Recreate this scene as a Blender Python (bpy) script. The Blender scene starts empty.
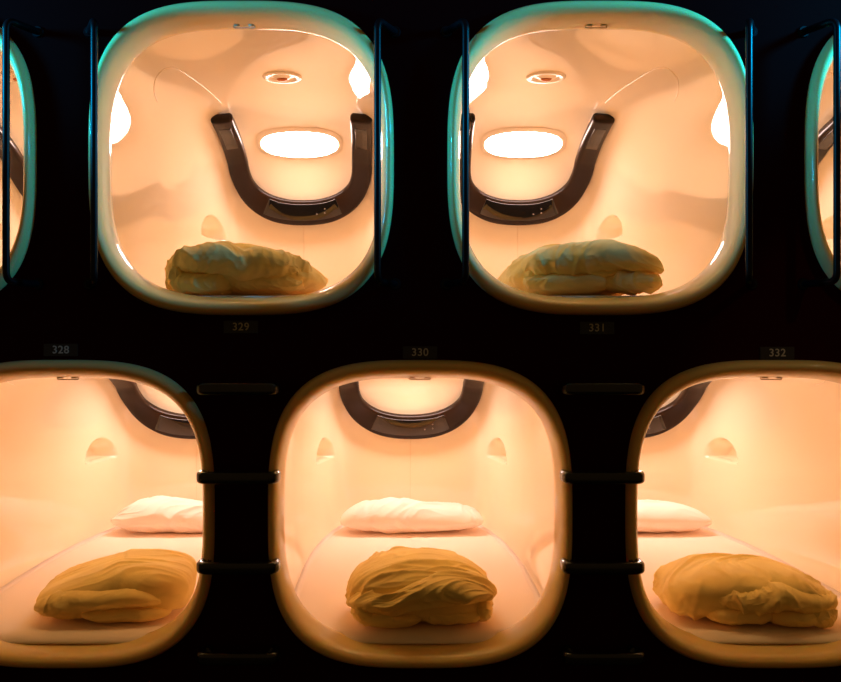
import bpy, bmesh, math, random
from mathutils import Vector, noise, Matrix

S = bpy.context.scene
COL = S.collection
PI = math.pi
CAM_Z = 1.45
ROW_UP, ROW_LOW = CAM_Z + 0.607, CAM_Z - 0.574
SU, SL = 1.020, 1.0
UP_X = [-0.513 + 1.19 * k for k in (-1, 0, 1, 2)]
LOW_X = [0.08 + 1.19 * k for k in (-1, 0, 1)]

# ------------------------------------------------------------------ materials
def mat(name, color, rough=0.5, coat=0.0, spec=0.5, metal=0.0, emit=None, estr=0.0, bump=None, sheen=0.0, vary=0.0, coat_rough=0.03):
    m = bpy.data.materials.new(name); m.use_nodes = True
    nt = m.node_tree; b = nt.nodes['Principled BSDF']
    b.inputs['Base Color'].default_value = (*color, 1)
    b.inputs['Roughness'].default_value = rough
    b.inputs['Metallic'].default_value = metal
    b.inputs['Specular IOR Level'].default_value = spec
    b.inputs['Coat Weight'].default_value = coat
    b.inputs['Coat Roughness'].default_value = coat_rough
    b.inputs['Sheen Weight'].default_value = sheen
    if emit:
        b.inputs['Emission Color'].default_value = (*emit, 1)
        b.inputs['Emission Strength'].default_value = estr
    if vary or bump:
        tc = nt.nodes.new('ShaderNodeTexCoord')
    if vary:
        n = nt.nodes.new('ShaderNodeTexNoise'); n.inputs['Scale'].default_value = 6
        nt.links.new(tc.outputs['Object'], n.inputs['Vector'])
        r = nt.nodes.new('ShaderNodeValToRGB')
        r.color_ramp.elements[0].position = .3; r.color_ramp.elements[1].position = .7
        r.color_ramp.elements[0].color = (*[c * (1 - vary) for c in color], 1)
        r.color_ramp.elements[1].color = (*[min(1, c * (1 + vary)) for c in color], 1)
        nt.links.new(n.outputs['Fac'], r.inputs['Fac'])
        nt.links.new(r.outputs['Color'], b.inputs['Base Color'])
    if bump:
        sc, st, dist = bump
        n2 = nt.nodes.new('ShaderNodeTexNoise'); n2.inputs['Scale'].default_value = sc
        n2.inputs['Detail'].default_value = 4
        nt.links.new(tc.outputs['Object'], n2.inputs['Vector'])
        bp = nt.nodes.new('ShaderNodeBump'); bp.inputs['Strength'].default_value = st
        bp.inputs['Distance'].default_value = dist
        nt.links.new(n2.outputs['Fac'], bp.inputs['Height'])
        nt.links.new(bp.outputs['Normal'], b.inputs['Normal'])
    return m

M_SHELL = mat('moulded_cream_plastic', (.92, .80, .59), rough=.7, spec=.1, coat=1.0, coat_rough=.012)
M_SHELL.node_tree.nodes['Principled BSDF'].inputs['Coat IOR'].default_value = 1.8
M_RIM = mat('moulded_cream_rim', (.84, .60, .22), rough=.5, spec=.3, coat=.7, coat_rough=.04)
M_SEAM = mat('pale_moulding_line', (.95, .82, .62), rough=.3, coat=.5)
M_DARKSEAM = mat('fine_joint', (.78, .62, .40), rough=.6)
M_LENS = mat('lit_lens', (.9, .85, .75), rough=.4, emit=(1.0, .72, .63), estr=36.0)
M_FILL = mat('amber_fill', (.9, .7, .4), rough=.5, emit=(1.0, .63, .22), estr=34.0)  # glow of the added fill strip, not a lamp the capsule has
M_BEZEL = mat('lens_bezel', (.85, .75, .58), rough=.3, coat=.4)
M_BAND = mat('dark_brown_gloss', (.016, .006, .002), rough=.4, spec=.1, coat=.3, coat_rough=.02)
M_DISP = mat('display_black', (.006, .004, .004), rough=.08, coat=1.0)
M_DFRAME = mat('display_frame', (.02, .012, .008), rough=.3, coat=.3)
M_BUTTON = mat('button_grey', (.25, .2, .16), rough=.3)
M_SPEAK = mat('end_panel', (.012, .006, .003), rough=.25, coat=.15)
M_BRASS = mat('brass', (.45, .15, .05), rough=.35, metal=.8)
M_SHEET = mat('white_sheet', (.92, .79, .68), rough=.9, sheen=.15, bump=(220, .12, .002))
M_PILLOW = mat('white_pillowcase', (.96, .84, .78), rough=.9, sheen=.15, bump=(160, .15, .002))
M_DUVET = mat('ochre_cotton', (.98, .74, .27), rough=.9, sheen=.1, bump=(150, .2, .002), vary=.08)
def sss(m, w, rad, sc):
    b = m.node_tree.nodes['Principled BSDF']
    b.inputs['Subsurface Weight'].default_value = w
    b.inputs['Subsurface Radius'].default_value = rad
    b.inputs['Subsurface Scale'].default_value = sc
sss(M_RIM, .6, (1, .55, .2), .035)
M_WALL = mat('black_wall_panel', (.025, .0008, .0008), rough=.8, spec=.01, bump=(90, .05, .001))
M_BLACK = mat('black_enamel', (.008, .006, .006), rough=.25, coat=.3)
M_RAIL = mat('black_rail_enamel', (.003, .002, .003), rough=.35, spec=.18)
M_PLATE = mat('black_number_plate', (.014, .009, .008), rough=.5)
M_NUM = mat('printed_grey', (.50, .44, .36), rough=.6)
M_FLOOR = mat('dark_floor', (.02, .015, .015), rough=.5, vary=.2)

# ------------------------------------------------------------------ helpers
def link_bm(name, bm, m, parent=None, smooth=True, loc=None):
    me = bpy.data.meshes.new(name)
    bm.normal_update(); bm.to_mesh(me); bm.free()
    return link_me(name, me, m, parent, smooth, loc)

def link_me(name, me, m, parent=None, smooth=True, loc=None):
    o = bpy.data.objects.new(name, me); COL.objects.link(o)
    if m: me.materials.append(m)
    if smooth:
        me.polygons.foreach_set('use_smooth', [True] * len(me.polygons))
    if parent: o.parent = parent
    if loc: o.location = loc
    return o

def tag(o, label, cat, group=None):
    o['label'] = label; o['category'] = cat
    if group: o['group'] = group
    return o

def empty(name, loc=(0, 0, 0), rz=0):
    o = bpy.data.objects.new(name, None); COL.objects.link(o)
    o.empty_display_size = .1
    o.location = loc; o.rotation_euler = (0, 0, rz)
    return o

def copy_tree(o, parent=None):
    c = o.copy(); COL.objects.link(c); c.parent = parent
    for ch in [x for x in S.objects if x.parent == o]:
        copy_tree(ch, c)
    return c

def lerp_tab(tab, y):
    if y <= tab[0][0]: return tab[0][1:]
    for a, b in zip(tab, tab[1:]):
        if y <= b[0]:
            t = (y - a[0]) / (b[0] - a[0])
            return tuple(p + (q - p) * t for p, q in zip(a[1:], b[1:]))
    return tab[-1][1:]

def smooth_tab(tab, step=.01):
    # Catmull-Rom through the table
    out = []
    P = [tab[0]] + list(tab) + [tab[-1]]
    for i in range(1, len(P) - 2):
        p0, p1, p2, p3 = P[i - 1], P[i], P[i + 1], P[i + 2]
        n = max(2, int((p2[0] - p1[0]) / step) + 1, 5)
        for k in range(n):
            t = k / n
            out.append(tuple(.5 * ((2 * b) + (-a + c) * t + (2 * a - 5 * b + 4 * c - d) * t * t + (-a + 3 * b - 3 * c + d) * t ** 3)
                             for a, b, c, d in zip(p0, p1, p2, p3)))
    out.append(tab[-1])
    return out

# ------------------------------------------------------------------ capsule shape
# depth y : half width, top, bottom, exponent
INNER = .460
SHELL = smooth_tab([
    (.085, .478, .478, .478, 3.2),
    (.14, .510, .512, .505, 3.2),
    (.24, .540, .548, .535, 3.1),
    (.40, .553, .568, .550, 2.9),
    (.80, .558, .574, .552, 2.9),
    (1.15, .552, .574, .552, 3.0),
    (1.40, .533, .566, .552, 3.1),
    (1.60, .510, .545, .552, 3.2),
    (1.76, .487, .510, .552, 3.1),
    (1.88, .466, .465, .550, 3.0),
    (1.97, .446, .410, .545, 3.0),
    (2.04, .422, .345, .530, 3.0),
    (2.09, .392, .265, .500, 3.0),
    (2.12, .350, .185, .450, 2.9),
    (2.138, .270, .110, .360, 2.8),
    (2.145, .150, .050, .200, 2.6),
])
def shell_at(y): return lerp_tab(SHELL, y)
def NB(y, n): return n + .9 * max(0, min(1, (y - .10) / .25))
def sup(hw, top, bot, n, x):
    return (1 - min(1, abs(x) / hw) ** n) ** (1 / n)
def ceil_z(x, y):
    hw, t, b, n = shell_at(y); return t * sup(hw, t, b, n, x)
def side_x(z, y):
    hw, t, b, n = shell_at(y); h = t if z > 0 else b
    if z < 0: n = NB(y, n)
    return hw * (1 - min(1, abs(z) / h) ** n) ** (1 / n)
def implicit(x, y, z):
    hw, t, b, n = shell_at(y); h = t if z > 0 else b
    if z < 0: n = NB(y, n)
    return (abs(x) / hw) ** n + (abs(z) / h) ** n - 1
def rear_y(x, z):
    lo, hi = .9, 2.145
    if implicit(x, lo, z) > 0: return lo
    for _ in range(40):
        m = (lo + hi) / 2
        if implicit(x, m, z) > 0: hi = m
        else: lo = m
    return lo
def inward(x, y, z):
    e = .004
    g = Vector((implicit(x + e, y, z) - implicit(x - e, y, z),
                implicit(x, min(y + e, 2.144), z) - implicit(x, y - e, z),
                implicit(x, y, z + e) - implicit(x, y, z - e)))
    return -g.normalized()

def ring_pts(hw, top, bot, n, angs, nb=None):
    out = []; n0 = n
    for a in angs:
        c, s = math.cos(a), math.sin(a)
        n = nb if (nb and s < 0) else n0
        x = hw * math.copysign(abs(c) ** (2 / n), c)
        z = (top if s >= 0 else bot) * math.copysign(abs(s) ** (2 / n), s)
        out.append((x, z))
    return out

def loft(bm, rings, closed_u=True, cap=False):
    rows = [[bm.verts.new(p) for p in r] for r in rings]
    for a, b in zip(rows, rows[1:]):
        n = len(a)
        for i in range(n if closed_u else n - 1):
            j = (i + 1) % n
            bm.faces.new((a[i], a[j], b[j], b[i]))
    if cap:
        bm.faces.new(rows[0][::-1]); bm.faces.new(rows[-1])
    return rows

def sweep(bm, pts, widths, thick, normals, wscale=None, nseg=5, rad=.018, round_ends=True, bulge=0):
    """Sweep a rounded rectangle along pts; normals give the thickness direction."""
    N = len(pts); rings = []
    P = [Vector(p) for p in pts]
    def frame(i):
        t = (P[min(i + 1, N - 1)] - P[max(i - 1, 0)]).normalized()
        nn = (normals[i] - t * normals[i].dot(t)).normalized()
        return t, nn, t.cross(nn)
    def section(i, off, ws, ts):
        t, nn, bb = frame(i)
        hw, ht = widths[i] / 2 * ws, thick / 2 * ts
        r = min(rad, hw * .95, ht * .95)
        out = []
        for cx, cy, a0 in ((hw - r, ht - r, 0), (-hw + r, ht - r, 90), (-hw + r, -ht + r, 180), (hw - r, -ht + r, 270)):
            for k in range(nseg):
                a = math.radians(a0 + 90 * k / (nseg - 1))
                out.append((cx + r * math.cos(a), cy + r * math.sin(a)))
            if a0 == 0 and bulge:
                for q in (1, 2, 3, 4, 5): out.append(((hw - r) * (1 - q / 3), ht))
        return [P[i] + t * off + bb * x + nn * (y + (bulge * (1 - (x / max(hw, 1e-5)) ** 2) * ts if y > 0 else 0)) for x, y in out]
    if round_ends:
        for k in (0, 1, 2, 3):
            a = k / 4 * PI / 2
            rings.append(section(0, -rad * math.cos(a) * 1.0, 1 - (1 - math.sin(a)) * min(1, rad * 1.2 / (widths[0] / 2)), 1 - (1 - math.sin(a)) * .7))
    for i in range(N): rings.append(section(i, 0, 1, 1))
    if round_ends:
        for k in (3, 2, 1, 0):
            a = k / 4 * PI / 2
            rings.append(section(N - 1, rad * math.cos(a), 1 - (1 - math.sin(a)) * min(1, rad * 1.2 / (widths[-1] / 2)), 1 - (1 - math.sin(a)) * .7))
    loft(bm, rings, True, True)

def tube(bm, pts, r, seg=10, cap=True):
    P = [Vector(p) for p in pts]; N = len(P); rings = []; up = None
    for i in range(N):
        t = (P[min(i + 1, N - 1)] - P[max(i - 1, 0)]).normalized()
        if up is None:
            up = Vector((0, 0, 1)) if abs(t.z) < .9 else Vector((0, 1, 0))
        up = (up - t * up.dot(t)).normalized(); bb = t.cross(up)
        rings.append([P[i] + r * (math.cos(2 * PI * k / seg) * up + math.sin(2 * PI * k / seg) * bb) for k in range(seg)])
    loft(bm, rings, True, cap)

def rounded_path(pts, r, seg=8):
    P = [Vector(p) for p in pts]; out = [P[0]]
    for i in range(1, len(P) - 1):
        a = (P[i - 1] - P[i]).normalized(); b = (P[i + 1] - P[i]).normalized()
        p0, p1 = P[i] + a * r, P[i] + b * r
        for k in range(seg + 1):
            t = k / seg
            out.append((1 - t) ** 2 * p0 + 2 * t * (1 - t) * P[i] + t * t * p1)
    out.append(P[-1]); return out

# ------------------------------------------------------------------ capsule prototype
def build_capsule():
    root = empty('sleeping_capsule')
    # angles: even plus dense samples on both sides for the moulded recesses
    angs = [2 * PI * k / 180 for k in range(180)]
    for zz in [k * .0045 for k in range(-20, 24)]:
        if zz >= 0: s = (zz / .49) ** (3.1 / 2)
        else: s = -((-zz) / .55) ** (3.1 / 2)
        a = math.asin(max(-1, min(1, s)))
        angs += [a % (2 * PI), (PI - a) % (2 * PI)]
    angs = sorted(angs); aa = [angs[0]]
    for a in angs[1:]:
        if a - aa[-1] > .0012: aa.append(a)
    angs = aa
    ys = [r[0] for r in SHELL] + [1.70 + .006 * k for k in range(66)]
    ys = sorted(ys); yy = [ys[0]]
    for y in ys[1:]:
        if y - yy[-1] > .0025: yy.append(y)
    ZB, YC, RY, RZ, DEP = -.060, 1.90, .160, .122, .10
    rings = []
    for y in yy:
        hw, t, b, n = shell_at(y); ring = []
        for (x, z) in ring_pts(hw, t, b, n, angs, NB(y, n)):
            A = (y - YC) / RY; B = (z - ZB) / RZ
            if abs(x) > hw * .7 and B > 0 and A * A + B * B < 1:
                e = min(1, (1 - math.sqrt(A * A + B * B)) / .30, B / .07)
                e = e * e * (3 - 2 * e)
                x += math.copysign(DEP * e, x)
            ring.append((x, y, z))
        rings.append(ring)
    bm = bmesh.new()
    rows = loft(bm, rings)
    c = bm.verts.new((0, 2.147, 0)); last = rows[-1]
    for i in range(len(last)):
        bm.faces.new((last[i], last[(i + 1) % len(last)], c))
    bmesh.ops.reverse_faces(bm, faces=bm.faces)
    link_bm('shell', bm, M_SHELL, root)
    # bell-mouthed rim
    prof = smooth_tab([(0, .050, .142), (1, .022, .120), (2, .003, .090), (3, .001, .055), (4, .007, .010), (5, .018, -.028), (6, .036, -.048),
            (7, .055, -.044), (8, .066, -.020), (9, .068, .02), (10, .068, .07)], step=.25)
    base = [2 * PI * k / 160 for k in range(160)]
    rings = []
    for _, off, y in prof:
        q = ring_pts(INNER + off * .68, INNER - .011 + off * .92, INNER - .011 + off * .92, 3.15, base)
        rings.append([(x, y, z) for x, z in q])
    bm = bmesh.new(); loft(bm, rings)
    bmesh.ops.recalc_face_normals(bm, faces=bm.faces)
    link_bm('rim', bm, M_RIM, root)

    # ---- U-shaped dark control band around the rear
    path = []
    a_, b_, zc = .334, .262, .365
    top_z = .503
    for k in range(10): path.append((-(a_ + .010 * (1 - k / 10)), top_z + (zc - top_z) * k / 10))
    for k in range(49):
        th = PI + PI * k / 48
        c, s = math.cos(th), math.sin(th)
        path.append((a_ * math.copysign(abs(c) ** (2 / 2.25), c), zc + b_ * math.copysign(abs(s) ** (2 / 2.25), s)))
    for k in range(1, 11): path.append(((a_ + .010 * k / 10), zc + (top_z - zc) * k / 10))
    ysurf = [rear_y(x, z) for x, z in path]
    for _ in range(6):
        ysurf = [ysurf[0]] + [(ysurf[i - 1] + ysurf[i] * 2 + ysurf[i + 1]) / 4 for i in range(1, len(ysurf) - 1)] + [ysurf[-1]]
    nrm = []
    for (x, z), y in zip(path, ysurf):
        v = inward(x, rear_y(x, z), z); v.x *= .15; v.y = min(v.y, -.35); nrm.append(v.normalized())
    for _ in range(8):
        nrm = [nrm[0]] + [(nrm[i - 1] + nrm[i] * 2 + nrm[i + 1]).normalized() for i in range(1, len(nrm) - 1)] + [nrm[-1]]
    pts = [Vector((x, y, z)) + v * .030 for (x, z), y, v in zip(path, ysurf, nrm)]
    wid = []
    for (x, z) in path:
        t = max(0, min(1, (.25 - z) / .13)); wid.append(.108 + .028 * t)
    bm = bmesh.new(); sweep(bm, pts, wid, .048, nrm, rad=.016, bulge=.006)
    bmesh.ops.recalc_face_normals(bm, faces=bm.faces)
    band = link_bm('control_band', bm, M_BAND, root)
    band['label'] = 'dark brown glossy horseshoe control band'
    def sub(name, i0, i1, w, th, off, m, rad=.004, re=True):
        bm = bmesh.new()
        sweep(bm, [p + v * off for p, v in zip(pts[i0:i1], nrm[i0:i1])], [w] * (i1 - i0), th, nrm[i0:i1], rad=rad, round_ends=re)
        bmesh.ops.recalc_face_normals(bm, faces=bm.faces)
        return link_bm(name, bm, m, band)
    mid = len(pts) // 2
    ii = [i for i, (x, z) in enumerate(path) if abs(x) < .215 and z < .3]
    sub('display_frame', ii[0], ii[-1] + 1, .104, .012, .0196, M_DFRAME, rad=.005)
    sub('display_screen', ii[0] + 1, ii[-1], .088, .012, .0262, M_DISP, rad=.003)
    for k, dz in ((ii[-1] - 5, -.012), (ii[-1] - 5, .010), (ii[-1] - 7, -.012)):
        bm = bmesh.new(); bmesh.ops.create_uvsphere(bm, u_segments=10, v_segments=6, radius=.0042)
        bm.transform(Matrix.Translation(pts[k] + nrm[k] * .0325 + Vector((0, 0, dz))))
        link_bm('button', bm, M_BUTTON, band)
    sub('end_panel', 1, 6, .060, .010, .0268, M_SPEAK, rad=.004)
    sub('end_panel', len(pts) - 6, len(pts) - 1, .060, .010, .0268, M_SPEAK, rad=.004)

    # ---- oval lamp on the sloping rear ceiling
    def patch(hx, hz, zc, off, edge, n=2.6):
        bm = bmesh.new(); rings = []
        for r in [0.02, .2, .4, .6, .8, .9, .96, 1.0]:
            ring = []
            for k in range(64):
                a = 2 * PI * k / 64; c, s = math.cos(a), math.sin(a)
                x = hx * r * math.copysign(abs(c) ** (2 / n), c); z = zc + hz * r * math.copysign(abs(s) ** (2 / n), s)
                y = rear_y(x, z); v = inward(x, y, z)
                ring.append(Vector((x, y, z)) + v * (off * (1 - (max(0, r - .8) / .2) ** 2) + edge))
            rings.append(ring)
        rows = loft(bm, rings)
        bm.faces.new(rows[0])
        bmesh.ops.recalc_face_normals(bm, faces=bm.faces)
        # face inward (towards -y)
        f = bm.faces[0]; bm.normal_update()
        if f.normal.y > 0: bmesh.ops.reverse_faces(bm, faces=bm.faces)
        return bm
    lamp = link_bm('ceiling_lamp', patch(.228, .062, .435, .004, .002), M_BEZEL, root)
    link_bm('lens', patch(.206, .050, .435, .006, .006, 2.3), M_LENS, lamp)

    # ---- added amber fill strip hidden behind the rim, brightens duvets and bed fronts
    bm = bmesh.new(); zc = ceil_z(.24, .27) - .004
    bmesh.ops.create_cube(bm, size=1, matrix=Matrix.Translation((0, .27, zc - .008)) @ Matrix.Diagonal((.50, .034, .016, 1)))
    bmesh.ops.bevel(bm, geom=bm.edges[:], offset=.004, segments=2, affect='EDGES')
    fill_bar = link_bm('added_fill_light', bm, M_BEZEL, root, smooth=False)
    bm = bmesh.new()
    bmesh.ops.create_grid(bm, x_segments=1, y_segments=1, size=.5, matrix=Matrix.Translation((0, .27, zc - .0168)) @ Matrix.Rotation(PI, 4, 'X') @ Matrix.Diagonal((.48, .024, 1, 1)))
    link_bm('fill_strip', bm, M_FILL, fill_bar, smooth=False)

    # ---- round sprinkler cover on the ceiling
    bm = bmesh.new(); zt = ceil_z(0, 1.13)
    rings = []
    for r, dz in ((.090, 0.002), (.088, -.006), (.080, -.010), (.066, -.009), (.058, .0), (.036, -.004), (.03, -.010), (.001, -.011)):
        rings.append([(r * math.cos(2 * PI * k / 40), 1.13 + r * math.sin(2 * PI * k / 40), zt + dz) for k in range(40)])
    loft(bm, rings); bmesh.ops.recalc_face_normals(bm, faces=bm.faces)
    cov = link_bm('sprinkler_cover', bm, M_BEZEL, root)
    bm = bmesh.new(); bmesh.ops.create_uvsphere(bm, u_segments=16, v_segments=8, radius=.026)
    bm.transform(Matrix.Translation((0, 1.13, zt - .010)) @ Matrix.Diagonal((1, .7, .45, 1)))
    link_bm('sprinkler_head', bm, M_BRASS, cov)

    # ---- raised moulding lines on the ceiling
    for sx in (-1, 1):
        ctrl = [(.325, 1.40), (.345, 1.15), (.365, .92), (.380, .76), (.395, .68), (.420, .64), (.450, .65), (.475, .72), (.487, .82)]
        tab = smooth_tab([(i, a, b) for i, (a, b) in enumerate(ctrl)], step=.2)
        bm = bmesh.new()
        tube(bm, [(sx * x, y, ceil_z(x, y) - .0006) for _, x, y in tab], .0022, 8)
        link_bm('moulding_line', bm, M_SEAM, root)
    bm = bmesh.new(); tube(bm, [(0, rear_y(0, z) - .0002, z) for z in [.03 - .022 * k for k in range(18)]], .0012, 6)
    link_bm('rear_joint', bm, M_DARKSEAM, root)
    # ---- little catch for the roll screen, under the top of the rim
    bm = bmesh.new(); zt = INNER - .010
    tube(bm, rounded_path([(-.036, .05, zt + .004), (-.036, .05, zt - .006), (.036, .05, zt - .006), (.036, .05, zt + .004)], .004), .0018, 8)
    for sx in (-1, 1):
        bmesh.ops.create_cube(bm, size=1, matrix=Matrix.Translation((sx * .024, .045, zt + .0015)) @ Matrix.Diagonal((.018, .016, .007, 1)))
    link_bm('screen_catch', bm, M_DARKSEAM, root)
    return root

# ------------------------------------------------------------------ bedding
BED = -.42
BED_UP = -.442
def build_mattress(BED):
    bm = bmesh.new(); rings = []
    ys = [.034, .038, .045, .055, .07, .085, .10, .12, .15] + [.2 + .05 * k for k in range(37)] + [2.04, 2.06]
    for iy, y in enumerate(ys):
        edge = math.sqrt(max(0, 1 - (1 - min(1, (y - .032) / .07)) ** 2)) if y < .102 else 1
        if y > 2.02: edge = .85 if y < 2.05 else .6
        ztop = BED - .030 * (1 - edge)
        hw, t, b, n = shell_at(y)
        if y < .14:
            q = max(0, (y - .08) / .06)
            hw, b, n = .460 + (hw - .460) * q, .449 + (b - .449) * q, 3.15
        else: n = NB(y, n)
        zb = -b + (.002 if y < .12 else .010)
        sx_ = lambda z, y: hw * (1 - min(1, abs(z) / b) ** n) ** (1 / n)
        gap = .001 if y < .13 else .010
        wt = sx_(BED, y) - gap
        ring = []
        # top from left to right
        for k in range(33):
            s = -1 + 2 * k / 32
            x = s * wt
            z = ztop - (.001 + .019 * max(0, min(1, (y - .10) / .35))) * abs(s) ** 14 + .0022 * noise.noise(Vector((x * 5, y * 3, 1.3))) + .0012 * noise.noise(Vector((x * 14, y * 6, 4)))
            ring.append((x, y, z))
        zs = [ztop - .002 - (ztop - .002 - zb) * k / 5 for k in range(0, 6)]
        for z in zs: ring.append((max(.10, min(sx_(z, y) - gap, wt + .004)), y, z))
        for z in zs[::-1]: ring.append((-max(.10, min(sx_(z, y) - gap, wt + .004)), y, z))
        rings.append([Vector(p) for p in ring])
    loft(bm, rings, True, True)
    bmesh.ops.recalc_face_normals(bm, faces=bm.faces)
    me = bpy.data.meshes.new('mattress'); bm.to_mesh(me); bm.free(); me.materials.append(M_SHEET)
    me.polygons.foreach_set('use_smooth', [True] * len(me.polygons))
    return me

def cube_sphere(N):
    """unit-cube surface points and quads, welded"""
    idx = {}; V = []; F = []
    def vid(p):
        k = tuple(round(c * 1000) for c in p)
        if k not in idx: idx[k] = len(V); V.append(p)
        return idx[k]
    for ax in range(3):
        for sg in (-1, 1):
            for i in range(N):
                for j in range(N):
                    q = []
                    for (a, b) in ((i, j), (i + 1, j), (i + 1, j + 1), (i, j + 1)):
                        u = math.tan((-1 + 2 * a / N) * PI / 4); v = math.tan((-1 + 2 * b / N) * PI / 4)
                        p = [0, 0, 0]; p[ax] = sg; p[(ax + 1) % 3] = u; p[(ax + 2) % 3] = v
                        q.append(vid(tuple(p)))
                    F.append(q if sg > 0 else q[::-1])
    return V, F
CS = cube_sphere(64)

def ridged(p, seed):
    return 1 - min(1, abs(noise.noise(p + Vector((seed, seed * .7, seed * 1.3)))) * 2.6)

def cushion(bm, c, h, nxy=3.2, nz=2.4, wr=(.007, 11, 2.4, .5), seed=0, fn=None, floor=0.002, bend=None, crease=None):
    """rounded cushion; wr = (height, frequency across, frequency along, direction)"""
    V, F = CS; vs = []
    amp, fa, fl, ang = wr
    ca, sa = math.cos(ang), math.sin(ang)
    for p in V:
        v = Vector(p)
        r2 = (abs(v.x) ** nxy + abs(v.y) ** nxy) ** (1 / nxy)
        k = (r2 ** nz + abs(v.z) ** nz) ** (1 / nz)
        u = v / k
        q = Vector((u.x * h[0], u.y * h[1], u.z * h[2]))
        nrm = Vector((u.x / h[0], u.y / h[1], u.z / h[2])).normalized()
        w = Vector((q.x + c[0], q.y + c[1], q.z + c[2]))
        lo = noise.noise(w * 4 + Vector((seed, 0, 0)))
        A = ang + .9 * lo
        ca, sa = math.cos(A), math.sin(A)
        al = w.x * ca + w.y * sa; ac = -w.x * sa + w.y * ca
        R = ridged(Vector((al * fl, ac * fa, w.z * fa * .6)), seed) ** 2
        R2 = ridged(Vector((al * fl * 1.9, ac * fa * 2.1, w.z * fa)), seed + 5) ** 2
        R3 = ridged(Vector((al * fl * 3.2, ac * fa * 4.2, w.z * fa * 2)), seed + 9) ** 2
        fade = max(.25, min(1, .6 + noise.noise(w * 5 + Vector((0, seed, 3))) * 1.4))
        q = q + nrm * (1.7 * amp * (R - .35) * fade + amp * .9 * (R2 - .3) * fade + amp * .40 * (R3 - .3) * fade + amp * 1.3 * lo)
        if crease:
            for (cx, cy, cz, dx, dz, wid, dep) in crease:      # crease: a gathered line on the front
                d = abs((q.x - cx) * dz - (q.z - cz) * dx)
                if q.y < 0: q = q - nrm * dep * math.exp(-(d / wid) ** 2)
        w = q + Vector(c)
        if fn: w = fn(w)
        if w.z < floor: w.z = floor + .15 * (w.z - floor) if w.z > floor - .01 else floor - .0015
        w.z = max(w.z, 0.0005)
        vs.append(bm.verts.new(w))
    for f in F: bm.faces.new([vs[i] for i in f])

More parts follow.
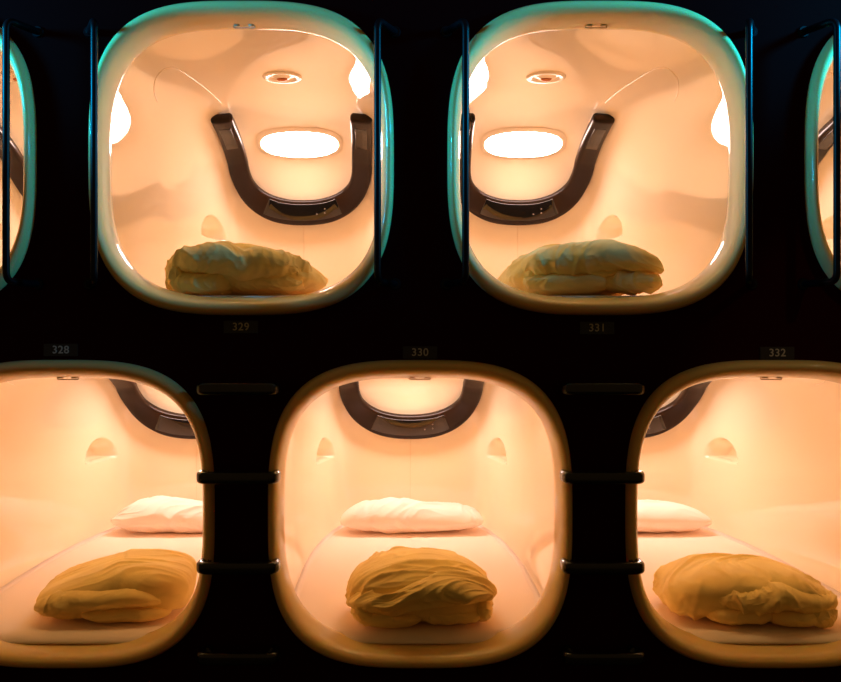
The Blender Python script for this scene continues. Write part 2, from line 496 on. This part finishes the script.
def build_duvet(kind, seed):
    bm = bmesh.new()
    rnd = random.Random(seed)
    if kind == 'centre':      # lower centre: tall dome, the top fold dips on the left and lifts on the right
        def dome(w):
            w.z *= 1 - .22 * abs(w.x / .27) ** 2.2; return w
        cushion(bm, (0, .28, .106), (.262, .225, .106), 3.3, 3.0, (.010, 12, 2.2, .45), seed, dome)
        def lip(w):
            t = w.x / .25
            w.z += .020 * math.sin(2.2 * t + .1) - .016 * math.exp(-((t + .45) / .2) ** 2) - .028 * t * t; w.y += .03 * t * t; return w
        cushion(bm, (0, .112, .124), (.256, .112, .053), 3.2, 2.2, (.010, 12, 2.4, .35), seed + 2, lip)
        cushion(bm, (-.115, .158, .038), (.125, .105, .036), 3.2, 2.3, (.006, 15, 4, .1), seed + 3)
        cushion(bm, (.100, .168, .038), (.118, .105, .035), 3.6, 2.3, (.006, 20, 6, 1.3), seed + 4)
        cushion(bm, (.215, .19, .062), (.042, .12, .060), 2.4, 2.1, (.005, 18, 6, 1.2), seed + 6)
        cushion(bm, (-.195, .17, .055), (.050, .12, .045), 2.4, 2.1, (.005, 18, 6, 1.2), seed + 7)
    elif kind == 'left':      # lower left: flatter wedge leaning right, point at front left
        def wed(w):
            t = (w.x + .28) / .56
            w.z *= .62 + .46 * min(1, max(0, t) * 1.9) - .10 * max(0, t - .7); return w
        cushion(bm, (0, .27, .088), (.275, .225, .084), 4.6, 3.3, (.007, 11, 1.8, .2), seed, wed)
        def lip(w):
            t = w.x / .25; w.z += -.018 * t * t + (-.012 if t < -.4 else 0) * (abs(t) - .4) * 2 + .004 * math.sin(6 * t); w.y += .018 * t * t; return w
        cushion(bm, (-.035, .108, .088), (.232, .105, .046), 3.0, 2.2, (.007, 15, 4, .9), seed + 2, lip)
        cushion(bm, (.055, .120, .032), (.158, .105, .032), 3.4, 2.3, (.005, 16, 5, .3), seed + 3)
        cushion(bm, (-.15, .160, .038), (.085, .10, .034), 3.0, 2.2, (.005, 16, 5, .3), seed + 4)
    elif kind == 'right':     # lower right: broad flap on the left, loose folds at the front right
        def wed(w):
            t = (w.x + .30) / .6
            w.z *= .86 + .22 * math.sin(PI * min(1, max(0, t))) - .25 * max(0, t - .72) * 2; return w
        cushion(bm, (-.02, .27, .083), (.295, .225, .083), 4.2, 3.3, (.008, 11, 2.0, 1.0), seed, wed)
        def lip(w):
            t = w.x / .24; w.z += .006 * math.sin(7 * t) - .016 * t * t; w.y += .02 * t * t; return w
        cushion(bm, (.045, .108, .094), (.225, .100, .048), 3.0, 2.2, (.008, 16, 5, 1.2), seed + 2, lip)
        cushion(bm, (-.075, .120, .038), (.115, .100, .037), 3.2, 2.2, (.006, 16, 5, 1.0), seed + 3)
        cushion(bm, (.105, .105, .036), (.090, .095, .035), 2.8, 2.2, (.008, 20, 7, .9), seed + 4)
        cushion(bm, (.195, .125, .040), (.060, .095, .036), 2.6, 2.2, (.007, 20, 7, .4), seed + 5)
    elif kind == 'upper_left':
        def dome(w):
            t = w.x / .28
            w.z *= 1.0 - .20 * abs(t) ** 2.2 - .16 * t; return w
        cushion(bm, (.02, .27, .094), (.270, .22, .094), 2.7, 2.3, (.009, 12, 2.2, .3), seed, dome)
        def lip(w):
            t = w.x / .24; w.z += -.022 * t * t - .018 * t - .02 * math.exp(-((t - .05) / .15) ** 2); w.y += .025 * t * t; return w
        cushion(bm, (-.01, .118, .124), (.245, .115, .060), 2.8, 2.2, (.014, 13, 2.4, 2.1), seed + 2, lip)
        cushion(bm, (-.135, .145, .045), (.120, .105, .044), 3.2, 2.2, (.007, 16, 5, .4), seed + 3)
        cushion(bm, (.100, .150, .042), (.128, .105, .040), 3.2, 2.2, (.007, 18, 6, 1.2), seed + 4)
        cushion(bm, (-.225, .17, .07), (.045, .12, .07), 2.4, 2.1, (.006, 18, 6, 1.2), seed + 6)
    else:                     # upper_right
        def dome(w):
            t = w.x / .28
            w.z *= 1.0 - .24 * abs(t) ** 2.6; return w
        cushion(bm, (-.03, .27, .094), (.268, .22, .094), 2.8, 2.3, (.008, 11, 1.8, .4), seed, dome)
        def lip(w):
            t = w.x / .25; w.z += -.024 * abs(t) ** 2.4 + .010 * math.exp(-((t - .2) / .3) ** 2); w.y += .02 * t * t; return w
        cushion(bm, (.01, .120, .122), (.245, .108, .058), 3.0, 2.2, (.010, 12, 2.4, .5), seed + 2, lip)
        cushion(bm, (-.085, .125, .044), (.150, .100, .043), 3.2, 2.2, (.006, 14, 4, .5), seed + 3)
        cushion(bm, (.140, .125, .046), (.110, .100, .044), 3.0, 2.2, (.006, 14, 4, 1.1), seed + 4)
    bm.normal_update()
    me = bpy.data.meshes.new('folded_duvet'); bm.to_mesh(me); bm.free(); me.materials.append(M_DUVET)
    me.polygons.foreach_set('use_smooth', [True] * len(me.polygons))
    return me

def build_pillow(seed):
    bm = bmesh.new()
    def shape(w):
        tx, ty = w.x / .37, w.y / .17
        f = 1 - .30 * abs(tx) ** 3 - .15 * abs(ty) ** 3
        w.z = w.z * f
        w.z += .010 * math.sin(3 * tx + seed) * max(0, w.z / .15)
        return w
    cushion(bm, (0, 0, .079), (.370, .160, .079), 4.2, 2.3, (.0075, 10, 1.8, .55), seed, shape)
    bm.normal_update()
    me = bpy.data.meshes.new('pillow'); bm.to_mesh(me); bm.free(); me.materials.append(M_PILLOW)
    me.polygons.foreach_set('use_smooth', [True] * len(me.polygons))
    return me

# ------------------------------------------------------------------ place capsules
proto = build_capsule()
mattress_me = [build_mattress(BED_UP), build_mattress(BED)]
caps = []
UP_LAB = ['lit upper-row sleeping capsule cut off by the left photo edge',
          'lit upper-row sleeping capsule with teal glow on its left rim',
          'lit upper-row sleeping capsule above the small number 331, teal glow on its right rim',
          'lit upper-row sleeping capsule cut off by the right photo edge']
LOW_LAB = ['lit lower-row sleeping capsule under the small number 328, cut off on its left',
           'lit lower-row sleeping capsule seen whole between the two pairs of step columns',
           'lit lower-row sleeping capsule under the clearly readable number 332']
for i, x in enumerate(UP_X):
    c = proto if i == 0 else copy_tree(proto)
    c.location = (x, 0, ROW_UP); c.scale = (1, 1, SU); tag(c, UP_LAB[i], 'sleeping capsule', 'lit sleeping capsules in two rows'); caps.append(c)
for i, x in enumerate(LOW_X):
    c = copy_tree(proto)
    c.location = (x, 0, ROW_LOW); c.scale = (1, 1, SL); tag(c, LOW_LAB[i], 'sleeping capsule', 'lit sleeping capsules in two rows'); caps.append(c)

ML = ['white mattress in the upper capsule with the teal left rim', 'white mattress in the upper capsule above number 331',
      'white sheeted mattress in the lower capsule under number 328', 'white sheeted mattress in the whole lower middle capsule',
      'white sheeted mattress in the lower capsule under number 332']
spots = [(UP_X[1], ROW_UP), (UP_X[2], ROW_UP)] + [(x, ROW_LOW) for x in LOW_X]
for (x, z), lab in zip(spots, ML):
    o = bpy.data.objects.new('mattress', mattress_me[0 if z > 1.5 else 1]); COL.objects.link(o); o.location = (x, 0, z); o.scale = (1, 1, SU if z > 1.5 else SL)
    tag(o, lab, 'mattress', 'mattresses in the capsules')

D = [('upper_left', 11, -.542, ROW_UP, .06, .02, 'ochre folded duvet in the upper capsule with the teal left rim'),
     ('upper_right', 23,   .680, ROW_UP, .06, -.02, 'tan folded duvet in the upper capsule above number 331, dark slit along its front'),
     ('left', 37, LOW_X[0] + .110, ROW_LOW, .11, .10, 'ochre folded duvet in the lower capsule under number 328'),
     ('centre', 41, LOW_X[1] + .008, ROW_LOW, .025, .0, 'ochre folded duvet in the whole lower middle capsule'),
     ('right', 59, LOW_X[2] - .000, ROW_LOW, .065, -.06, 'ochre folded duvet in the lower capsule under number 332')]
for kind, seed, x, z, y, rz, lab in D:
    o = bpy.data.objects.new('folded_duvet', build_duvet(kind, seed)); COL.objects.link(o)
    o.location = (x, y, z + (BED_UP * SU if z > 1.5 else BED * SL) + .003); o.rotation_euler = (0, 0, rz)
    tag(o, lab, 'duvet', 'folded duvets near the capsule openings')
PL = ['plump white pillow at the far end of the capsule under number 328', 'plump white pillow at the far end of the whole lower middle capsule',
      'plump white pillow at the far end of the capsule under number 332']
for i, x in enumerate(LOW_X):
    o = bpy.data.objects.new('pillow', build_pillow(3.1 + 7 * i)); COL.objects.link(o)
    o.location = (x, 1.84, ROW_LOW + BED * SL + .002); o.rotation_euler = (0, 0, (.02, 0, -.02)[i])
    tag(o, PL[i], 'pillow', 'white pillows in the lower capsules')

# ------------------------------------------------------------------ wall with openings
bm = bmesh.new()
def loop(pts):
    vs = [bm.verts.new(p) for p in pts]
    for a, b in zip(vs, vs[1:] + vs[:1]): bm.edges.new((a, b))
loop([(-3.2, 0, 0), (3.6, 0, 0), (3.6, 0, 3.3), (-3.2, 0, 3.3)])
ba = [2 * PI * k / 96 for k in range(96)]
for c in caps:
    loop([(c.location.x + x, 0, c.location.z + z * c.scale.z) for x, z in ring_pts(INNER + .034, INNER + .036, INNER + .036, 3.15, ba)])
bmesh.ops.triangle_fill(bm, use_beauty=True, use_dissolve=False, edges=bm.edges[:])
bm.normal_update()
for f in bm.faces:
    if f.normal.y > 0: f.normal_flip()
wall = link_bm('wall_front', bm, M_WALL, smooth=False); wall['kind'] = 'structure'
sol = wall.modifiers.new('thickness', 'SOLIDIFY'); sol.thickness = .03; sol.offset = -1
bm = bmesh.new()
bmesh.ops.create_cube(bm, size=1, matrix=Matrix.Translation((.2, -.75, -.05)) @ Matrix.Diagonal((6.8, 6.5, .1, 1)))
fl = link_bm('floor', bm, M_FLOOR, smooth=False); fl['kind'] = 'structure'

bm = bmesh.new()
bmesh.ops.create_cube(bm, size=1, matrix=Matrix.Translation((.2, 2.45, 1.65)) @ Matrix.Diagonal((6.8, .1, 3.3, 1)))
wb = link_bm('wall_back', bm, M_WALL, smooth=False); wb['kind'] = 'structure'
# ------------------------------------------------------------------ steps between the lower capsules
gaps = [(LOW_X[0] + LOW_X[1]) / 2, (LOW_X[1] + LOW_X[2]) / 2]
zs = [CAM_Z - .155, CAM_Z - .443, CAM_Z - .735, CAM_Z - 1.028]
def step_mesh():
    root = empty('climbing_step')
    bm = bmesh.new()
    path = rounded_path([(-.120, -.035, 0), (-.120, -.095, 0), (.120, -.095, 0), (.120, -.035, 0)], .028, 10)
    pts = [Vector(p) for p in path]
    sweep(bm, pts, [.030] * len(pts), .040, [Vector((0, 0, 1))] * len(pts), rad=.0125, nseg=6)
    bmesh.ops.recalc_face_normals(bm, faces=bm.faces)
    link_bm('tread', bm, M_BLACK, root)
    for s in (-1, 1):
        bm = bmesh.new()
        bmesh.ops.create_cube(bm, size=1, matrix=Matrix.Translation((s * .107, -.025, 0)) @ Matrix.Diagonal((.024, .05, .034, 1)))
        bmesh.ops.bevel(bm, geom=bm.edges[:], offset=.005, segments=3, affect='EDGES')
        link_bm('bracket', bm, M_BLACK, root)
    return root
st0 = step_mesh(); first = True
gl = ['left of the whole lower middle capsule', 'right of the whole lower middle capsule']
hl = ['topmost black wall step', 'second black wall step from the top', 'third black wall step from the top', 'lowest black wall step']
for gi, gx in enumerate(gaps):
    for hi_, z in enumerate(zs):
        s = st0 if first else copy_tree(st0)
        first = False
        s.location = (gx, 0, z)
        tag(s, f'{hl[hi_]} {gl[gi]}', 'step', 'black climbing steps between the lower capsules')

# ------------------------------------------------------------------ handrails between the upper capsules
ug = [(a + b) / 2 for a, b in zip(UP_X, UP_X[1:])]
rl = [('slim black vertical handrail at the far left photo edge'),
      ('slim black vertical handrail in front of the left rim of the teal-left capsule'),
      ('slim black vertical handrail crossing the right side of the upper capsule left of centre'),
      ('slim black vertical handrail crossing the left side of the capsule above 331'),
      ('slim black vertical handrail at the right rim of the capsule above 331'),
      ('slim black vertical handrail in front of the capsule at the far right photo edge')]
bm = bmesh.new()
zt, zb_ = CAM_Z + 1.03, CAM_Z + .19
tube(bm, rounded_path([(.055, -.003, zt), (0, -.125, zt), (0, -.125, zb_), (.055, -.003, zb_)], .035, 10), .0118, 14)
bmesh.ops.recalc_face_normals(bm, faces=bm.faces)
rail_me = bpy.data.meshes.new('handrail'); bm.to_mesh(rail_me); bm.free(); rail_me.materials.append(M_RAIL)
rail_me.polygons.foreach_set('use_smooth', [True] * len(rail_me.polygons))
bm = bmesh.new()
bmesh.ops.create_cone(bm, cap_ends=True, segments=24, radius1=.02, radius2=.017, depth=.008, matrix=Matrix.Rotation(PI / 2, 4, 'X'))
fl_me = bpy.data.meshes.new('wall_flange'); bm.to_mesh(fl_me); bm.free(); fl_me.materials.append(M_RAIL)
k = 0
for gx in ug:
    for s in (-1, 1):
        o = bpy.data.objects.new('handrail', rail_me); COL.objects.link(o)
        o.location = (gx + s * .141, 0, 0); o.rotation_euler = (0, 0, 0); o.scale = (-s, 1, 1)
        for z in (zt, zb_):
            f = bpy.data.objects.new('wall_flange', fl_me); COL.objects.link(f); f.parent = o; f.location = (.055, -.004, z)
        tag(o, rl[k], 'handrail', 'slim black handrails beside the upper capsules'); k += 1

# ------------------------------------------------------------------ number plates
def number(txt, x, z, lab):
    bm = bmesh.new()
    bmesh.ops.create_cube(bm, size=1, matrix=Matrix.Diagonal((.115, .003, .042, 1)))
    bmesh.ops.bevel(bm, geom=[e for e in bm.edges], offset=.0012, segments=2, affect='EDGES')
    p = link_bm('number_plate', bm, M_PLATE, smooth=False, loc=(x, -.0016, z))
    cu = bpy.data.curves.new('number', 'FONT'); cu.body = txt; cu.size = .036; cu.space_character = 1.08
    cu.align_x = 'CENTER'; cu.align_y = 'CENTER'; cu.extrude = .0004; cu.offset = .0004
    t = bpy.data.objects.new('tmp', cu); COL.objects.link(t)
    dg = bpy.context.evaluated_depsgraph_get()
    me = bpy.data.meshes.new_from_object(t.evaluated_get(dg))
    bpy.data.objects.remove(t)
    me.materials.clear()
    n = link_me('number', me, M_NUM, p, smooth=False, loc=(0, -.0021, 0))
    n.rotation_euler = (PI / 2, 0, 0)
    tag(p, lab, 'number plate', 'small capsule number plates')
def PX(x): return (x - 396) / 300
def PZ(y): return CAM_Z + (341 - y) / 300
number('328', PX(61), PZ(350), 'faint black number plate reading 328')
number('329', PX(241), PZ(327), 'faint black number plate reading 329 under an upper capsule')
number('330', PX(420), PZ(352.5), 'barely visible number plate reading 330 above the middle lower capsule')
number('331', PX(597), PZ(328), 'faint black number plate reading 331 under an upper capsule')
number('332', PX(777), PZ(353), 'black number plate with the brightest number, 332')

# ------------------------------------------------------------------ corridor light
def spot(name, loc, to, color, power, size, blend, radius=.05):
    l = bpy.data.lights.new(name, 'SPOT'); l.color = color; l.energy = power
    l.spot_size = math.radians(size); l.spot_blend = blend; l.shadow_soft_size = radius
    o = bpy.data.objects.new(name, l); COL.objects.link(o); o.location = loc
    o.rotation_euler = (Vector(to) - Vector(loc)).to_track_quat('-Z', 'Y').to_euler()
    return o
spot('teal_spot', (-2.45, -.70, 2.60), (-.8, 0, 2.62), (0, .47, 1.0), 390, 46, .8, .15)
spot('teal_spot', (2.30, -.62, 2.80), (.95, 0, 2.52), (0, .47, 1.0), 340, 44, .7, .10)
spot('warm_spot', (2.4, -1.4, 3.0), (1.33, 0, 1.5), (1, .72, .42), 14, 16, .8)

w = bpy.data.worlds.new('dim_corridor'); S.world = w; w.use_nodes = True
w.node_tree.nodes['Background'].inputs['Color'].default_value = (1, .58, .18, 1)
w.node_tree.nodes['Background'].inputs['Strength'].default_value = .065

cam = bpy.data.cameras.new('camera'); co = bpy.data.objects.new('camera', cam); COL.objects.link(co)
co.location = (0, -3.2, CAM_Z); co.rotation_euler = (PI / 2, 0, 0)
cam.sensor_width = 36; cam.lens = 960 / 841 * 36; cam.shift_x = (420.5 - 396) / 841; cam.clip_start = .05
S.camera = co
S.view_settings.view_transform = 'Standard'; S.view_settings.look = 'None'
S.view_settings.gamma = 1; S.view_settings.exposure = 0
S.cycles.diffuse_bounces = 12; S.cycles.glossy_bounces = 6; S.cycles.max_bounces = 16
